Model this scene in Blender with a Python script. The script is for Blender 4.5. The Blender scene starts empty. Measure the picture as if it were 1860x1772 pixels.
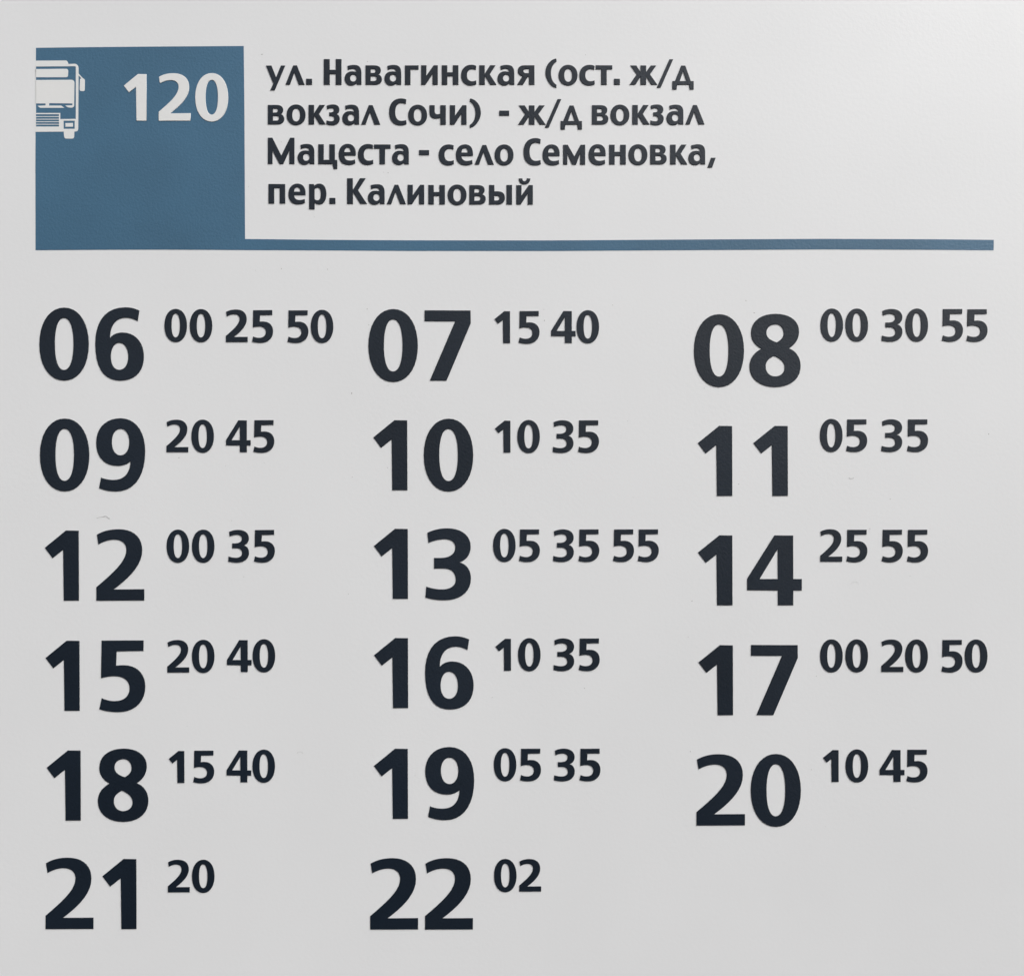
import bpy, math, random
from mathutils import Vector
random.seed(7)
S = bpy.context.scene
K = 1.0 / 6000.0                       # metres of sign per photo pixel: the view covers 31 cm of the board
CX, CY = 930.0, 886.0

# ---------------------------------------------------------------- camera
cam = bpy.data.cameras.new("camera")
cam.sensor_fit = 'HORIZONTAL'
cam.sensor_width = 36.0
CAM_D = 0.30
cam.lens = 36.0 * CAM_D / (1860 * K)
cam.clip_start = 0.005
cam.clip_end = 200.0
co = bpy.data.objects.new("camera", cam)
S.collection.objects.link(co)
co.location = (0, -CAM_D, 0)
co.rotation_euler = (math.radians(90), 0, 0)
S.camera = co

# ---------------------------------------------------------------- sky: bright overcast day
SUN_EL, SUN_AZ = math.radians(40), math.radians(141)     # azimuth from +Y (north), clockwise: behind the camera, to its right
w = bpy.data.worlds.new("World")
S.world = w
w.use_nodes = True
nt = w.node_tree
nt.nodes.clear()
sky = nt.nodes.new("ShaderNodeTexSky")
sky.sky_type = 'NISHITA'
sky.sun_disc = False
sky.sun_elevation = SUN_EL
sky.sun_rotation = SUN_AZ
sky.air_density = 1.0
sky.dust_density = 4.0
hs = nt.nodes.new("ShaderNodeHueSaturation")             # cloud cover: the sky light is nearly white
hs.inputs['Saturation'].default_value = 0.12
bg = nt.nodes.new("ShaderNodeBackground")
bg.inputs['Strength'].default_value = 0.13
wo = nt.nodes.new("ShaderNodeOutputWorld")
nt.links.new(sky.outputs[0], hs.inputs['Color'])
nt.links.new(hs.outputs[0], bg.inputs['Color'])
nt.links.new(bg.outputs[0], wo.inputs[0])

sun = bpy.data.lights.new("sun", 'SUN')
sun.energy = 1.2
sun.angle = math.radians(25)
sun.color = (1.0, 0.995, 0.99)
so = bpy.data.objects.new("sun", sun)
S.collection.objects.link(so)
d = Vector((math.sin(SUN_AZ) * math.cos(SUN_EL), math.cos(SUN_AZ) * math.cos(SUN_EL), math.sin(SUN_EL)))
so.rotation_euler = d.to_track_quat('Z', 'Y').to_euler()
so.location = d * 3

S.view_settings.view_transform = 'Standard'
S.view_settings.look = 'None'
S.view_settings.gamma = 1.0
S.view_settings.exposure = 0.0

# ---------------------------------------------------------------- materials
def srgb(r, g, b):
    f = lambda c: c / 12.92 if c <= 0.04045 else ((c + 0.055) / 1.055) ** 2.4
    return (f(r / 255), f(g / 255), f(b / 255), 1)

def material(name, col, rough, grain, bump_scale, bump, spec=0.5, blotch=0.02):
    m = bpy.data.materials.new(name)
    m.use_nodes = True
    n = m.node_tree.nodes
    L = m.node_tree.links
    p = n['Principled BSDF']
    p.inputs['Roughness'].default_value = rough
    p.inputs['Specular IOR Level'].default_value = spec
    geo = n.new("ShaderNodeNewGeometry")
    # fine print grain
    g = n.new("ShaderNodeTexNoise"); g.inputs['Scale'].default_value = 4200; g.inputs['Detail'].default_value = 2
    L.new(geo.outputs['Position'], g.inputs['Vector'])
    # soft blotches of ink and wipe marks
    b = n.new("ShaderNodeTexNoise"); b.inputs['Scale'].default_value = 22; b.inputs['Detail'].default_value = 4
    L.new(geo.outputs['Position'], b.inputs['Vector'])
    r1 = n.new("ShaderNodeMapRange"); r1.inputs['From Min'].default_value = .3; r1.inputs['From Max'].default_value = .7
    r1.inputs['To Min'].default_value = 1 - grain; r1.inputs['To Max'].default_value = 1 + grain
    L.new(g.outputs['Fac'], r1.inputs['Value'])
    r2 = n.new("ShaderNodeMapRange"); r2.inputs['From Min'].default_value = .3; r2.inputs['From Max'].default_value = .7
    r2.inputs['To Min'].default_value = 1 - blotch; r2.inputs['To Max'].default_value = 1 + blotch
    L.new(b.outputs['Fac'], r2.inputs['Value'])
    mu = n.new("ShaderNodeMath"); mu.operation = 'MULTIPLY'
    L.new(r1.outputs[0], mu.inputs[0]); L.new(r2.outputs[0], mu.inputs[1])
    vm = n.new("ShaderNodeVectorMath"); vm.operation = 'SCALE'
    vm.inputs[0].default_value = col[:3]
    L.new(mu.outputs[0], vm.inputs['Scale'])
    L.new(vm.outputs[0], p.inputs['Base Color'])
    # wiped and handled patches change the sheen a little
    sm = n.new("ShaderNodeTexNoise"); sm.inputs['Scale'].default_value = 14; sm.inputs['Detail'].default_value = 5; sm.inputs['Distortion'].default_value = 1.2
    L.new(geo.outputs['Position'], sm.inputs['Vector'])
    r3 = n.new("ShaderNodeMapRange"); r3.inputs['From Min'].default_value = .3; r3.inputs['From Max'].default_value = .7
    r3.inputs['To Min'].default_value = rough - .05; r3.inputs['To Max'].default_value = rough + .06
    L.new(sm.outputs['Fac'], r3.inputs['Value']); L.new(r3.outputs[0], p.inputs['Roughness'])
    # orange-peel relief of the laminate
    bn = n.new("ShaderNodeTexNoise"); bn.inputs['Scale'].default_value = bump_scale; bn.inputs['Detail'].default_value = 3
    L.new(geo.outputs['Position'], bn.inputs['Vector'])
    bp = n.new("ShaderNodeBump"); bp.inputs['Strength'].default_value = bump; bp.inputs['Distance'].default_value = 0.0002
    L.new(bn.outputs['Fac'], bp.inputs['Height'])
    L.new(bp.outputs[0], p.inputs['Normal'])
    return m

M_PANEL = material("white_plastic", (0.785, 0.787, 0.792, 1), 0.42, 0.008, 900, 0.15, 0.72, 0.012)
M_INK = material("dark_navy_ink", (0.0078, 0.0138, 0.0235, 1), 0.41, 0.22, 1800, 0.35, 0.36, 0.16)
M_BLUE = material("slate_blue_ink", (0.049, 0.136, 0.226, 1), 0.41, 0.06, 1300, 0.45, 0.5, 0.11)
M_WHITE = material("white_ink", (0.78, 0.78, 0.77, 1), 0.41, 0.01, 900, 0.12, 0.5, 0.01)
M_DIRT = material("dust", (0.34, 0.33, 0.32, 1), 0.8, 0.2, 900, 0.1, 0.2, 0.1)

# ---------------------------------------------------------------- outlines -> thin solid sheets
def parse(path):
    """SVG-like path (absolute M L C Z) -> list of closed polylines"""
    t = path.replace(',', ' ').replace('M', ' M ').replace('L', ' L ').replace('C', ' C ').replace('Z', ' Z ').split()
    out, cur, i, cmd = [], [], 0, None
    while i < len(t):
        if t[i] in 'MLCZ':
            cmd = t[i]; i += 1
            if cmd == 'Z':
                out.append(cur); cur = []
            continue
        if cmd in 'ML':
            cur.append((float(t[i]), float(t[i + 1]))); i += 2
        else:
            p0 = cur[-1]
            a, b, c = [(float(t[i + j]), float(t[i + j + 1])) for j in (0, 2, 4)]
            i += 6
            n = 9
            for k in range(1, n + 1):
                u = k / n; v = 1 - u
                cur.append(tuple(v**3 * p0[q] + 3*v*v*u * a[q] + 3*v*u*u * b[q] + u**3 * c[q] for q in (0, 1)))
    if cur: out.append(cur)
    return out

def oval(l, t, r, b, cx=None, cy=None, kx=0.6, ky=0.6):
    cx = (l + r) / 2 if cx is None else cx
    cy = (t + b) / 2 if cy is None else cy
    return (f"M {cx} {t} C {cx+kx*(r-cx)} {t} {r} {cy-ky*(cy-t)} {r} {cy} C {r} {cy+ky*(b-cy)} {cx+kx*(r-cx)} {b} {cx} {b} "
            f"C {cx-kx*(cx-l)} {b} {l} {cy+ky*(b-cy)} {l} {cy} C {l} {cy-ky*(cy-t)} {cx-kx*(cx-l)} {t} {cx} {t} Z ")

def sheet_mesh(name, polys, thick, sink=0.00005, bevel=0.0):
    """polys: closed polylines in metres (x right, y up) -> a filled sheet facing -Y, 'thick' proud of y=0; inner outlines become holes"""
    cu = bpy.data.curves.new(name, 'CURVE')
    cu.dimensions = '2D'; cu.fill_mode = 'BOTH'; cu.extrude = (thick + sink) / 2
    for pl in polys:
        q = [pl[0]]
        for pt in pl[1:]:
            if (pt[0]-q[-1][0])**2 + (pt[1]-q[-1][1])**2 > 1e-14: q.append(pt)
        if (q[0][0]-q[-1][0])**2 + (q[0][1]-q[-1][1])**2 < 1e-14: q.pop()
        sp = cu.splines.new('POLY'); sp.points.add(len(q) - 1); sp.use_cyclic_u = True
        for p, c in zip(sp.points, q): p.co = (c[0] * 1000, c[1] * 1000, 0, 1)
    if bevel:
        cu.bevel_depth = bevel * 1000; cu.bevel_resolution = 1; cu.offset = -bevel * 1000
    cu.extrude = ((thick + sink) / 2 - bevel) * 1000       # filled at millimetre scale, then brought down to metres
    o = bpy.data.objects.new(name, cu)
    S.collection.objects.link(o)
    me = bpy.data.meshes.new_from_object(o, depsgraph=bpy.context.evaluated_depsgraph_get())
    bpy.data.objects.remove(o); bpy.data.curves.remove(cu)
    mid = (thick - sink) / 2
    for v in me.vertices:
        x, y, z = v.co / 1000
        v.co = (x, -z - mid, y)
    me.name = name
    me.update()
    return me

def link(name, me, parent=None, loc=(0, 0, 0), mat=None, **props):
    o = bpy.data.objects.new(name, me)
    S.collection.objects.link(o)
    o.location = loc
    if parent: o.parent = parent
    if mat and me is not None:
        if not me.materials: me.materials.append(mat)
    for k, v in props.items(): o[k] = v
    return o

RAISE = 0.00026                                     # the lettering stands a quarter of a millimetre proud of the board
def px(x, y, depth=0.0): return ((x - CX) * K * (1 - depth / CAM_D), (CY - y) * K * (1 - depth / CAM_D))

# ---------------------------------------------------------------- digits (traced at 11.81 units per pixel; x from the left edge, baseline y = 0)
G = 11.814
DIG = {
 '0': (133, 1637, oval(133,103,1195,1668,668,888,.58,.61) + oval(467,325,865,1440,662,880,.56,.70)),
 '1': (212, 1652, "M665,150 L940,153 L944,1652 L618,1654 L605,565 L380,745 L212,520 Z"),
 '2': (188, 1657, "M198,245 C330,165 480,128 670,128 C980,128 1172,290 1172,580 C1172,900 885,1180 560,1418 L1217,1412 L1215,1655 L188,1660 L188,1370 C600,1020 830,800 830,570 C830,440 740,352 580,352 C460,352 350,390 232,455 Z"),
 '3': (150, 1617, "M190,200 C330,135 460,105 620,105 C930,105 1122,260 1122,500 C1122,660 1040,780 885,836 C1040,870 1128,1010 1128,1180 C1128,1470 900,1648 560,1648 C420,1648 280,1630 150,1590 L168,1355 C290,1395 400,1415 510,1415 C690,1415 800,1330 800,1210 C800,1050 710,968 530,968 L335,968 L335,740 L470,740 C680,740 790,650 790,515 C790,400 700,340 560,340 C450,340 330,370 215,422 Z"),
 '4': (92, 1645, "M670,145 L1068,148 L1070,1080 L1252,1080 L1250,1330 L1070,1330 L1070,1645 L745,1645 L742,1328 L92,1322 L92,1075 Z M740,440 L742,1080 L357,1080 Z"),
 '5': (238, 1659, "M288,155 L1190,150 L1186,378 L610,388 L600,692 C670,685 710,682 760,682 C1060,682 1225,880 1225,1140 C1225,1480 990,1690 640,1690 C500,1690 370,1670 238,1628 L290,1388 C380,1430 470,1452 570,1452 C770,1452 888,1340 888,1180 C888,1010 760,920 560,920 C470,920 380,935 275,965 Z"),
 '6': (152, 1640, "M1100,170 C1010,125 910,100 800,100 C370,100 152,400 152,880 C152,1440 360,1672 690,1672 C1010,1672 1195,1480 1195,1150 C1195,850 1010,640 740,640 C620,640 530,680 470,755 C465,500 590,325 810,325 C900,325 990,355 1062,398 Z " + oval(487,862,858,1440,668,1160,.58,.62)),
 '7': (248, 1668, "M250,162 L1238,165 L1241,440 L722,1668 L362,1668 L905,398 L248,395 Z"),
 '8': (138, 1660, "M690,118 C1000,118 1188,270 1188,500 C1188,650 1110,780 975,858 C1140,920 1222,1070 1222,1240 C1222,1520 1000,1690 680,1690 C360,1690 138,1510 138,1250 C138,1075 230,950 390,866 C240,790 170,670 170,530 C170,280 370,118 690,118 Z "
             "M695,345 C790,345 862,425 862,545 C862,620 800,685 715,730 C570,685 495,620 495,520 C495,420 580,345 695,345 Z "
             "M655,1020 C800,1080 882,1160 882,1270 C882,1380 800,1458 680,1458 C560,1458 482,1370 482,1240 C482,1140 540,1085 655,1020 Z"),
 '9': (168, 1657, "M690,118 C1010,118 1220,390 1220,830 C1220,1370 980,1688 600,1688 C460,1688 340,1665 230,1615 L272,1388 C360,1425 450,1440 545,1440 C770,1440 895,1290 905,1045 C830,1110 740,1140 630,1140 C350,1140 168,960 168,640 C168,320 380,118 690,118 Z " + oval(505,348,878,912,690,625,.58,.60)),
}
DMESH = {}
def digit_mesh(ch, mat, thick):
    key = (ch, mat.name)
    if key not in DMESH:
        l, b, path = DIG[ch]
        polys = [[((x - l) / G * K, (b - y) / G * K) for x, y in c] for c in parse(path)]
        me = sheet_mesh("digit_" + ch, polys, thick, bevel=0.0001)
        me.materials.append(mat)
        DMESH[key] = me
    return DMESH[key]

# ---------------------------------------------------------------- Cyrillic letters (6 units per pixel; x from the left edge, baseline y = 0, up is negative)
i_path = "M0,-211 L58,-211 L56,-98 L136,-211 L181,-211 L181,0 L124,0 L124,-115 L47,0 L0,0 Z "
paren = "M118,-284 L121,-252 C78,-225 60,-180 60,-125 C60,-70 80,-20 121,2 L119,34 C90,30 60,10 40,-20 C15,-55 0,-90 0,-130 C0,-175 15,-215 42,-243 C65,-268 90,-281 118,-284 Z"
LET = {
 'у': "M0,-208 L60,-208 L110,-80 L162,-208 L210,-208 L95,60 L46,60 L80,-12 Z",
 'л': "M0,0 L84,-210 L126,-210 L209,0 L145,0 L96,-132 L48,0 Z",
 '.': "M0,0 L0,-64 L65,-64 L65,0 Z",
 'Н': "M0,-278 L65,-278 L65,-162 L130,-162 L130,-278 L193,-278 L193,0 L130,0 L130,-116 L65,-116 L65,0 L0,0 Z",
 'а': "M31,-203 C58,-212 83,-215 105,-215 C158,-215 183,-187 183,-130 L183,0 L133,0 L129,-16 C112,2 95,9 74,9 C30,9 0,-22 0,-66 C0,-114 32,-145 84,-145 C102,-145 116,-142 126,-138 C124,-163 114,-174 90,-174 C72,-174 55,-170 37,-161 Z " + oval(60,-111,129,-34,94,-72,.58,.58),
 'в': "M0,-210 L95,-210 C140,-210 167,-191 167,-158 C167,-132 155,-118 138,-110 C162,-104 179,-88 179,-60 C179,-22 150,0 105,0 L0,0 Z M56,-171 L88,-171 C102,-171 109,-164 109,-150 C109,-135 102,-128 86,-128 L56,-128 Z M56,-92 L92,-92 C112,-92 121,-82 121,-67 C121,-50 111,-40 90,-40 L56,-40 Z",
 'г': "M0,-210 L149,-210 L149,-166 L60,-166 L60,0 L0,0 Z",
 'и': i_path,
 'й': i_path + "M26,-283 L66,-285 C68,-262 75,-254 90,-254 C105,-254 112,-262 115,-285 L154,-283 C150,-242 128,-219 90,-219 C52,-219 30,-240 26,-283 Z",
 'н': "M0,-211 L60,-211 L60,-135 L120,-135 L120,-211 L181,-211 L181,0 L120,0 L120,-92 L60,-92 L60,0 L0,0 Z",
 'с': "M165,-204 L161,-162 C145,-168 130,-170 118,-170 C85,-170 64,-145 64,-103 C64,-62 85,-37 118,-37 C135,-37 150,-40 165,-47 L167,-6 C148,4 128,9 105,9 C42,9 0,-33 0,-103 C0,-172 45,-216 110,-216 C130,-216 150,-212 165,-204 Z",
 'к': "M0,-211 L60,-211 L60,-120 L118,-211 L178,-211 L114,-113 L187,0 L120,0 L61,-95 L61,0 L0,0 Z",
 'я': "M187,-211 L187,0 L127,0 L127,-85 L113,-85 L62,0 L-2,0 L56,-93 C22,-103 5,-122 5,-150 C5,-190 32,-211 82,-211 Z M127,-171 L95,-171 C76,-171 67,-163 67,-149 C67,-134 77,-126 96,-126 L127,-126 Z",
 '(': paren,
 ')': paren,
 'о': oval(0,-216,207,9,104,-103,.57,.60) + oval(62,-173,147,-31,105,-102,.56,.64),
 'т': "M0,-211 L181,-211 L181,-167 L121,-167 L121,0 L60,0 L60,-167 L0,-167 Z",
 'ж': "M10,-209 L73,-209 L119,-140 L119,-209 L181,-209 L181,-140 L230,-209 L291,-209 L222,-113 L302,0 L237,0 L181,-87 L181,0 L119,0 L119,-87 L64,0 L0,0 L77,-113 Z",
 '/': "M138,-277 L180,-277 L43,32 L0,32 Z",
 'д': "M97,-208 L141,-208 L201,-39 L233,-39 L233,52 L188,52 L182,0 L52,0 L46,52 L0,52 L0,-39 L28,-39 Z M118,-143 L81,-39 L152,-39 Z",
 'з': "M5,-203 C30,-213 52,-217 75,-217 C120,-217 143,-195 143,-160 C143,-138 132,-122 112,-113 C133,-105 147,-88 147,-62 C147,-18 115,9 65,9 C40,9 18,5 0,-3 L3,-45 C20,-38 38,-34 55,-34 C76,-34 86,-44 86,-62 C86,-82 72,-92 45,-92 L33,-92 L33,-131 L45,-131 C70,-131 82,-141 82,-155 C82,-170 73,-177 58,-177 C42,-177 26,-173 10,-165 Z",
 'С': "M188,-272 L182,-224 C165,-231 150,-235 133,-235 C92,-235 67,-200 67,-138 C67,-77 90,-40 133,-40 C150,-40 168,-43 186,-49 L190,-6 C170,4 148,9 125,9 C45,9 0,-45 0,-138 C0,-230 50,-284 130,-284 C152,-284 170,-281 188,-272 Z",
 'ч': "M0,-211 L58,-211 L58,-150 C58,-125 68,-113 88,-113 C100,-113 110,-116 118,-119 L118,-211 L179,-211 L179,0 L118,0 L118,-75 C102,-69 86,-66 70,-66 C22,-66 0,-92 0,-140 Z",
 '-': "M0,-152 L109,-152 L109,-98 L0,-98 Z",
 'М': "M0,-281 L50,-281 L147,-90 L242,-281 L290,-281 L290,0 L234,0 L234,-143 L167,0 L127,0 L50,-143 L50,0 L0,0 Z",
 'ц': "M0,-212 L60,-212 L60,-45 L120,-45 L120,-212 L181,-212 L181,-45 L207,-45 L207,52 L166,52 L155,0 L0,0 Z",
 'е': "M186,-92 L62,-92 C64,-58 85,-38 120,-38 C140,-38 160,-42 178,-50 L181,-10 C160,3 135,9 108,9 C40,9 0,-33 0,-103 C0,-173 40,-217 100,-217 C155,-217 187,-178 187,-115 Z M62,-129 L129,-129 C129,-160 118,-177 97,-177 C76,-177 64,-160 62,-129 Z",
 'м': "M0,-213 L50,-213 L121,-88 L190,-213 L240,-213 L240,0 L185,0 L185,-118 L141,0 L97,0 L46,-118 L46,0 L0,0 Z",
 ',': "M38,-70 L89,-70 L50,35 L0,35 Z",
 'п': "M0,-211 L182,-211 L182,0 L122,0 L122,-168 L62,-168 L62,0 L0,0 Z",
 'р': "M0,-213 L52,-213 L56,-195 C72,-212 92,-218 112,-218 C162,-218 188,-175 188,-108 C188,-38 160,8 110,8 C90,8 73,2 60,-12 L60,60 L0,60 Z M60,-155 C68,-168 78,-175 92,-175 C115,-175 127,-152 127,-106 C127,-60 115,-37 92,-37 C80,-37 68,-42 60,-50 Z",
 'К': "M0,-279 L63,-279 L63,-152 L140,-279 L204,-279 L119,-150 L217,0 L144,0 L64,-127 L64,0 L0,0 Z",
 'ы': "M0,-212 L58,-212 L58,-143 L95,-143 C145,-143 173,-118 173,-74 C173,-28 142,0 90,0 L0,0 Z M58,-95 L82,-95 C102,-95 112,-87 112,-70 C112,-52 102,-43 82,-43 L58,-43 Z M190,-212 L251,-212 L251,0 L190,0 Z",
}
LMESH = {}
def letter_mesh(ch):
    if ch not in LMESH:
        polys = parse(LET[ch])
        if ch == ')': polys = [[(121 - x, y) for x, y in c] for c in polys]
        polys = [[(x / 6 * K, -y / 6 * K) for x, y in c] for c in polys]
        me = sheet_mesh("letter", polys, RAISE, bevel=0.00007)
        me.materials.append(M_INK)
        LMESH[ch] = me
    return LMESH[ch]

# ---------------------------------------------------------------- the sign
sign = bpy.data.objects.new("timetable_sign", None)
S.collection.objects.link(sign)
sign.location = (0, 0, -0.24)
sign['label'] = "white bus timetable board for route 120 with dark hours and minutes"
sign['category'] = "sign"
OFF = 0.24                                   # the sign's origin is at its foot; parts are placed from there

def at(x, y, depth=0.0):
    a, b = px(x, y, RAISE)                               # positions were read off the front faces
    return (a, depth, b + OFF)

# white board, 3 mm thick with softly rounded edge
def board():
    import bmesh
    bm = bmesh.new()
    bmesh.ops.create_cube(bm, size=1)
    for v in bm.verts:
        v.co = (v.co.x * 0.44, v.co.y * 0.003 + 0.0015, v.co.z * 0.42)
    bmesh.ops.bevel(bm, geom=list(bm.edges), offset=0.0006, segments=2, affect='EDGES')
    me = bpy.data.meshes.new("panel"); bm.to_mesh(me); bm.free()
    return me
link("panel", board(), sign, (0, 0, OFF), M_PANEL)

def flat(name, polys_px, thick, mat, parent, parent_is_part=False, **props):
    me = sheet_mesh(name, [[px(x, y) for x, y in c] for c in polys_px], thick)
    return link(name, me, parent, (0, 0, 0) if parent_is_part else (0, 0, OFF), mat, **props)

hb = flat("header_block", [[(65.4, 87.3), (150, 86.2), (300, 84.9), (442.8, 84.0), (444.0, 200), (445.2, 434.2), (445.2, 454.4), (300, 453.6), (180, 453.9), (64.6, 454.6), (64.4, 300)]],
          0.00005, M_BLUE, sign, label="slate blue block holding the bus symbol and route number 120")
flat("header_rule", [[(445.2, 434.2), (600, 435.8), (740, 436.6), (1000, 436.8), (1250, 435.2), (1500, 433.9), (1700, 434.7), (1805.0, 435.8), (1804.7, 454.8), (1700, 454.0), (1500, 453.2), (1250, 454.6), (1000, 456.0), (740, 455.9), (600, 455.0), (445.2, 454.4)]],
     0.00005, M_BLUE, sign, label="long slate blue rule under the route name")

# bus symbol, cut in half by the edge of the block (10.424 units per pixel from 50,90)
def bz(path): return [[(50 + x / 10.424, 90 + y / 10.424) for x, y in c] for c in parse(path)]
bus = []
bus += bz("M150,216 L735,213 C760,228 770,255 778,280 L895,274 C945,280 968,312 968,370 L962,1500 C960,1545 940,1558 890,1558 L886,1650 C882,1680 865,1690 845,1690 L735,1690 C710,1688 698,1670 695,1640 L688,1558 L150,1563 Z "
          "M162,327 L900,322 C912,322 917,332 917,345 L917,1318 L622,1322 L622,1206 L162,1206 Z "
          "M162,1229 L598,1229 L598,1267 L162,1267 Z M162,1280 L598,1280 L598,1317 L162,1317 Z M162,1330 L598,1330 L598,1365 L162,1365 Z M162,1378 L598,1378 L598,1413 L162,1413 Z M162,1426 L598,1426 L598,1462 L162,1462 Z "
          "M685,1352 L896,1352 L896,1505 L685,1505 Z")
bus_windows = (bz("M152,375 L735,370 C765,374 772,390 772,425 L768,495 C764,526 748,530 715,530 L158,530 Z")
    + bz("M158,582 L828,578 C870,580 890,600 890,640 L885,1060 C880,1094 860,1105 822,1105 C790,1105 765,1100 742,1084 L716,1064 L850,1060 L852,1026 L415,1020 L408,1066 L640,1066 L700,1108 L240,1108 L192,1070 L345,1062 L345,1026 L158,1026 Z"))
o = flat("bus_symbol", bus, 0.0001, M_WHITE, hb, True)
flat("bus_symbol_window", bus_windows[:1], 0.0001, M_WHITE, hb, True)
flat("bus_symbol_window", bus_windows[1:], 0.0001, M_WHITE, hb, True)
flat("bus_symbol_headlight", bz("M720,1397 L862,1395 L862,1465 L720,1466 Z"), 0.0001, M_WHITE, hb, True)
flat("bus_symbol_mirror", bz("M966,450 L980,472 L1056,552 C1075,560 1088,570 1088,595 L1085,765 C1082,788 1070,794 1040,794 L1015,792 C996,788 990,775 990,745 L995,575 C996,560 1005,555 1024,553 L966,490 Z"), 0.0001, M_WHITE, hb, True)

# route number
for ch, x in (('1', 225.2), ('2', 288.4), ('0', 354.8)):
    a, b = px(x, 220.0)
    o = link("route_digit", digit_mesh(ch, M_WHITE, 0.00022), hb, (a, 0, b))
    o.scale = (0.667, 1, 0.667)

# route name
def text_line(label, items, sy=1.0):
    root = link("route_name_line", None, sign, at(480, items[0][2]), label=label)
    rx, ry, rz = root.location
    for ch, x, y in items:
        p = at(x, y)
        o = link("punctuation_mark" if ch in ".,-/()" else "letter", letter_mesh(ch), root, (p[0] - rx, 0, p[2] - rz))
        o.scale = (1, 1, sy)

def seg(x0, y0, b0, b1, s):
    """'char:zoomed x' items in a 6x zoom window at (x0,y0); baseline runs from b0 to b1"""
    its = [(q[0], float(q[1:])) for q in s.split()]
    return [(c, x0 + x / 6, y0 + (b0 + (b1 - b0) * x / 1860) / 6) for c, x in its]
text_line("first line of the dark route name above the blue rule",
    seg(470, 90, 383, 383, "у78 л290 .515 Н708 а935 в1163 а1369 г1593 и1770") + seg(770, 90, 383, 383, "н195 с405 к603 а802 я1018 (1325 о1468") + seg(990, 90, 383, 383, "с375 т552 .752 ж922 /1218 д1388"))
text_line("second line of the dark route name",
    seg(470, 165, 364, 368, "в98 о302 к542 з735 а910 л1115 С1420 о1628") + seg(770, 165, 368, 368, "ч60 и283 )500 -820 ж1025 /1318 д1490") + seg(990, 165, 367, 365, "в512 о713 к952 з1147 а1325 л1530"))
text_line("third line of the dark route name",
    seg(470, 235, 376, 380, "М98 а422 ц648 е870 с1080 т1255 а1452 -1747") + seg(770, 235, 383, 384, "с160 е348 л553 о770 С1085 е1293 м1518") + seg(1010, 235, 382, 380, "е355 н580 о790 в1028 к1245 а1443 ,1652"), 1.015)
text_line("fourth and shortest line of the dark route name",
    seg(470, 310, 356, 366, "п105 е322 р548 .770 К962 а1188 л1395 и1622") + seg(700, 310, 366, 369, "н468 о678 в915 ы1130 й1427"))

# timetable: window origin, hour digits (left edge, in 3x zoom), their baseline, minutes (digit, left edge, baseline)
T = [
 (50, 540, "06", (63, 368), 445, "0 745 240|0 883 241|2 1080 243|5 1223 244|5 1416 245|0 1543 245"),
 (650, 540, "07", (57, 363), 453, "1 745 249|5 876 249|4 1053 248|0 1192 247"),
 (1240, 540, "08", (62, 365), 481, "0 752 238|0 888 238|3 1085 238|0 1215 238|5 1414 238|5 1548 239"),
 (50, 740, "09", (66, 373), 449, "2 756 243|0 892 243|4 1081 243|5 1230 243"),
 (650, 740, "10", (84, 359), 450, "1 747 245|0 869 245|3 1062 244|5 1200 244"),
 (1240, 740, "11", (83, 386), 481, "0 749 239|5 892 239|3 1084 239|5 1224 239"),
 (50, 940, "12", (93, 374), 451, "0 757 242|0 895 242|3 1093 241|5 1233 241"),
 (650, 940, "13", (87, 368), 441.5, "0 737 238|5 878 238|3 1064 238|5 1202 238|5 1391 238|5 1526 238"),
 (1240, 940, "14", (84, 352), 477, "2 751 239.5|5 893 240|5 1086 240|5 1224 240"),
 (50, 1140, "15", (97, 390), 451, "2 761 243|0 895 242|4 1086 240|0 1226 239"),
 (650, 1140, "16", (88, 366), 436.5, "1 750 233|0 873 233|3 1066 232|5 1204 232"),
 (1240, 1140, "17", (87, 373), 475.5, "0 750 239.5|0 888 239.5|2 1084 240|0 1214 240|5 1412 240|0 1539 240"),
 (50, 1340, "18", (103, 382), 449, "1 769 244|5 902 243|4 1084 241|0 1225 240"),
 (650, 1340, "19", (87, 367), 439.5, "0 741 232.5|5 884 232.5|3 1069 232.5|5 1208 232.5"),
 (1240, 1340, "20", (76, 372), 476, "1 766 239|0 889 239|4 1075 238.5|5 1221 238"),
 (50, 1540, "21", (97, 407), 440, "2 764 240|0 895 240"),
 (650, 1540, "22", (67, 366), 442.5, "0 742 236|2 880 236"),
]
for x0, y0, hh, xs, base, mins in T:
    root = link("hour_number", None, sign, at(x0 + xs[0] / 3, y0 + base / 3), label="large dark hour number " + hh)
    rx, _, rz = root.location
    for ch, x in zip(hh, xs):
        p = at(x0 + x / 3, y0 + base / 3)
        o = link("digit", digit_mesh(ch, M_INK, RAISE), root, (p[0] - rx, 0, p[2] - rz))
        if x0 == 1240: o.scale = (1.012, 1, 1)
    ms = [m.split() for m in mins.split('|')]
    for j in range(0, len(ms), 2):
        pair = ms[j:j + 2]
        root = link("minute_number", None, sign, at(x0 + float(pair[0][1]) / 3, y0 + float(pair[0][2]) / 3),
                    label=f"small dark minute number {pair[0][0]}{pair[1][0]} beside hour {hh}")
        rx, _, rz = root.location
        for ch, x, y in pair:
            p = at(x0 + float(x) / 3, y0 + float(y) / 3)
            o = link("digit", digit_mesh(ch, M_INK, RAISE), root, (p[0] - rx, 0, p[2] - rz))
            o.scale = (0.456, 1, 0.456)

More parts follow.
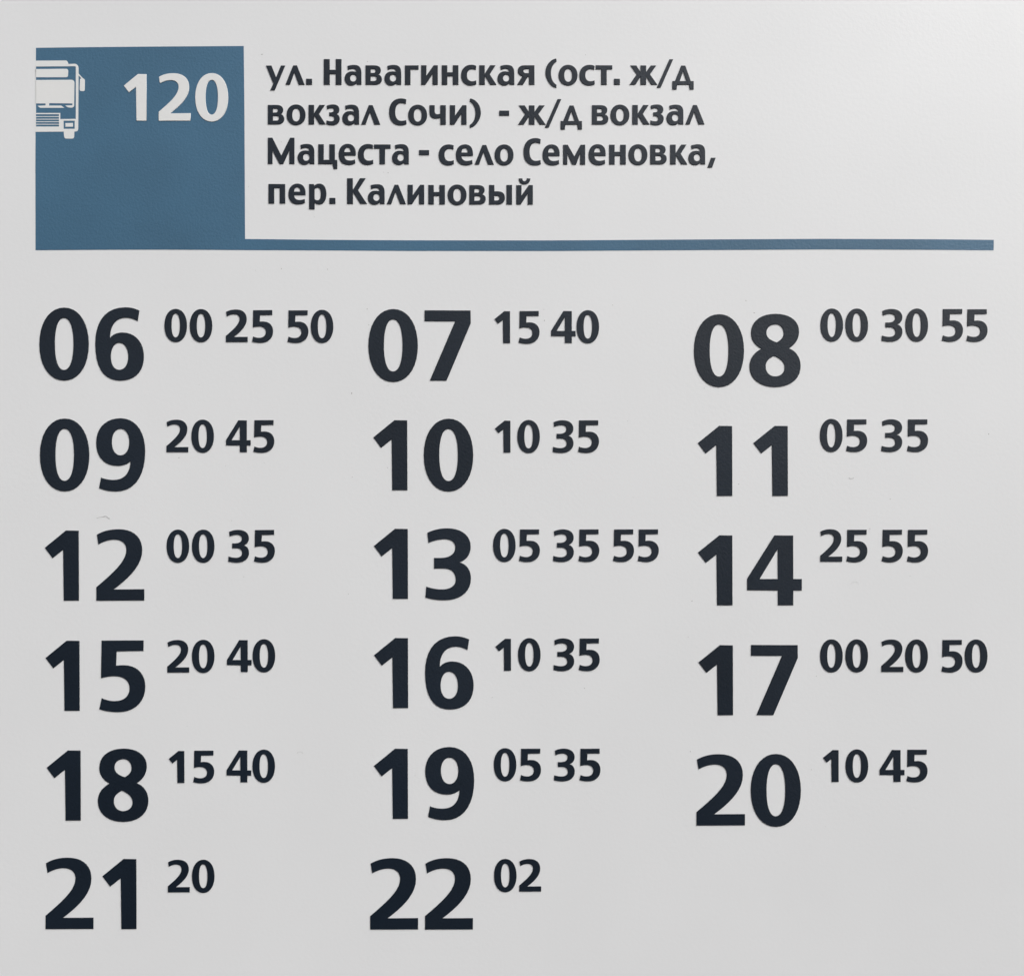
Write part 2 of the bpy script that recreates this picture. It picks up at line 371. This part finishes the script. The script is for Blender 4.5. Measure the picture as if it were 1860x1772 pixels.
# specks of dust and tiny chips where the board has them
SP = [(639,714,1.6,3.4),(667,561,1.6,1.6),(670,590,1.5,1.5),(988,562,1.2,1.2),(989,582,1.2,2.4),(1113,554,1.6,.9),(705,700,.9,1.5),
 (1355,546,1.5,1.5),(1370,568,3,1),(1279,705,1.2,1.2),(325,831,2,1.3),(410,846,1.1,1.1),(480,840,1.1,1.1),(640,866,1.8,.9),(1140,764,1.3,1.3),
 (704,849,2.2,.9),(1150,903,1.4,1),(1796,788,1.8,1.8),(1342,879,2.6,1),(1617,906,1,2),(421,945,1.2,1.2),(443,1047,1.2,1.2),(633,1078,1.3,1.3),
 (1257,1091,1.7,1.7),(1580,960,1.6,1.2),(1653,1046,1,1),(894,1266,2.6,1),(1062,1249,1.1,1.6),(1250,1156,2.6,.9),(1483,1227,1.6,1.2),
 (754,1408,1,1.6),(1254,1364,1,2),(1474,1397,1.4,1.4),(476,99,3.4,1),(668,112,.9,2.6),(1064,100,.9,1.8),(452,339,1,1.4),(705,314,1.6,1.6),
 (697,313,1.1,1.1),(511,258,1,1.4),(571,394,1.2,1),(464,491,1.1,1.1),(511,488,1.3,1.8),(595,489,1.6,1),(362,698,1.6,1),(198,941,2.2,.8),(340,1318,1,1),(1500,1500,1,1)]
def specks():
    import bmesh
    bm = bmesh.new()
    def blob(x, y, a, b, rot):
        n = 8
        cx, cz = px(x, y)
        vs = []
        for k in range(n):
            t = 2 * math.pi * k / n
            r = random.uniform(.8, 1.2)
            u, v = a / 2 * r * math.cos(t), b / 2 * r * math.sin(t)
            vs.append(bm.verts.new((cx + (u * math.cos(rot) - v * math.sin(rot)) * K, -0.00003, cz + (u * math.sin(rot) + v * math.cos(rot)) * K)))
        top = bm.verts.new((cx, -0.00016, cz))
        for k in range(n): bm.faces.new((vs[k], vs[(k + 1) % n], top))
    for x, y, a, b in SP: blob(x, y, a, b, random.uniform(-.5, .5))
    # three curled fibres
    for cx, cy, r, a0, a1 in ((1546, 866, 4.5, 20, 150), (1553, 1062, 8, 200, 330), (545, 1368, 5, 190, 350)):
        for k in range(12):
            t = math.radians(a0 + (a1 - a0) * k / 11)
            blob(cx + r * math.cos(t), cy + r * .7 * math.sin(t), 1.2, .3, 0)
    hair = [(176,941),(181,939),(187,938.5),(190,937),(193,937),(196,940),(200,942)]      # a fibre stuck to the board
    for (ax, ay), (bx, by) in zip(hair, hair[1:]):
        for k in range(5): blob(ax + (bx-ax)*k/5, ay + (by-ay)*k/5, 1.5, .32, 0)
    bmesh.ops.recalc_face_normals(bm, faces=bm.faces)
    me = bpy.data.meshes.new("dust_speck"); bm.to_mesh(me); bm.free()
    return me
link("dust_speck", specks(), sign, (0, 0, OFF), M_DIRT, kind="stuff")
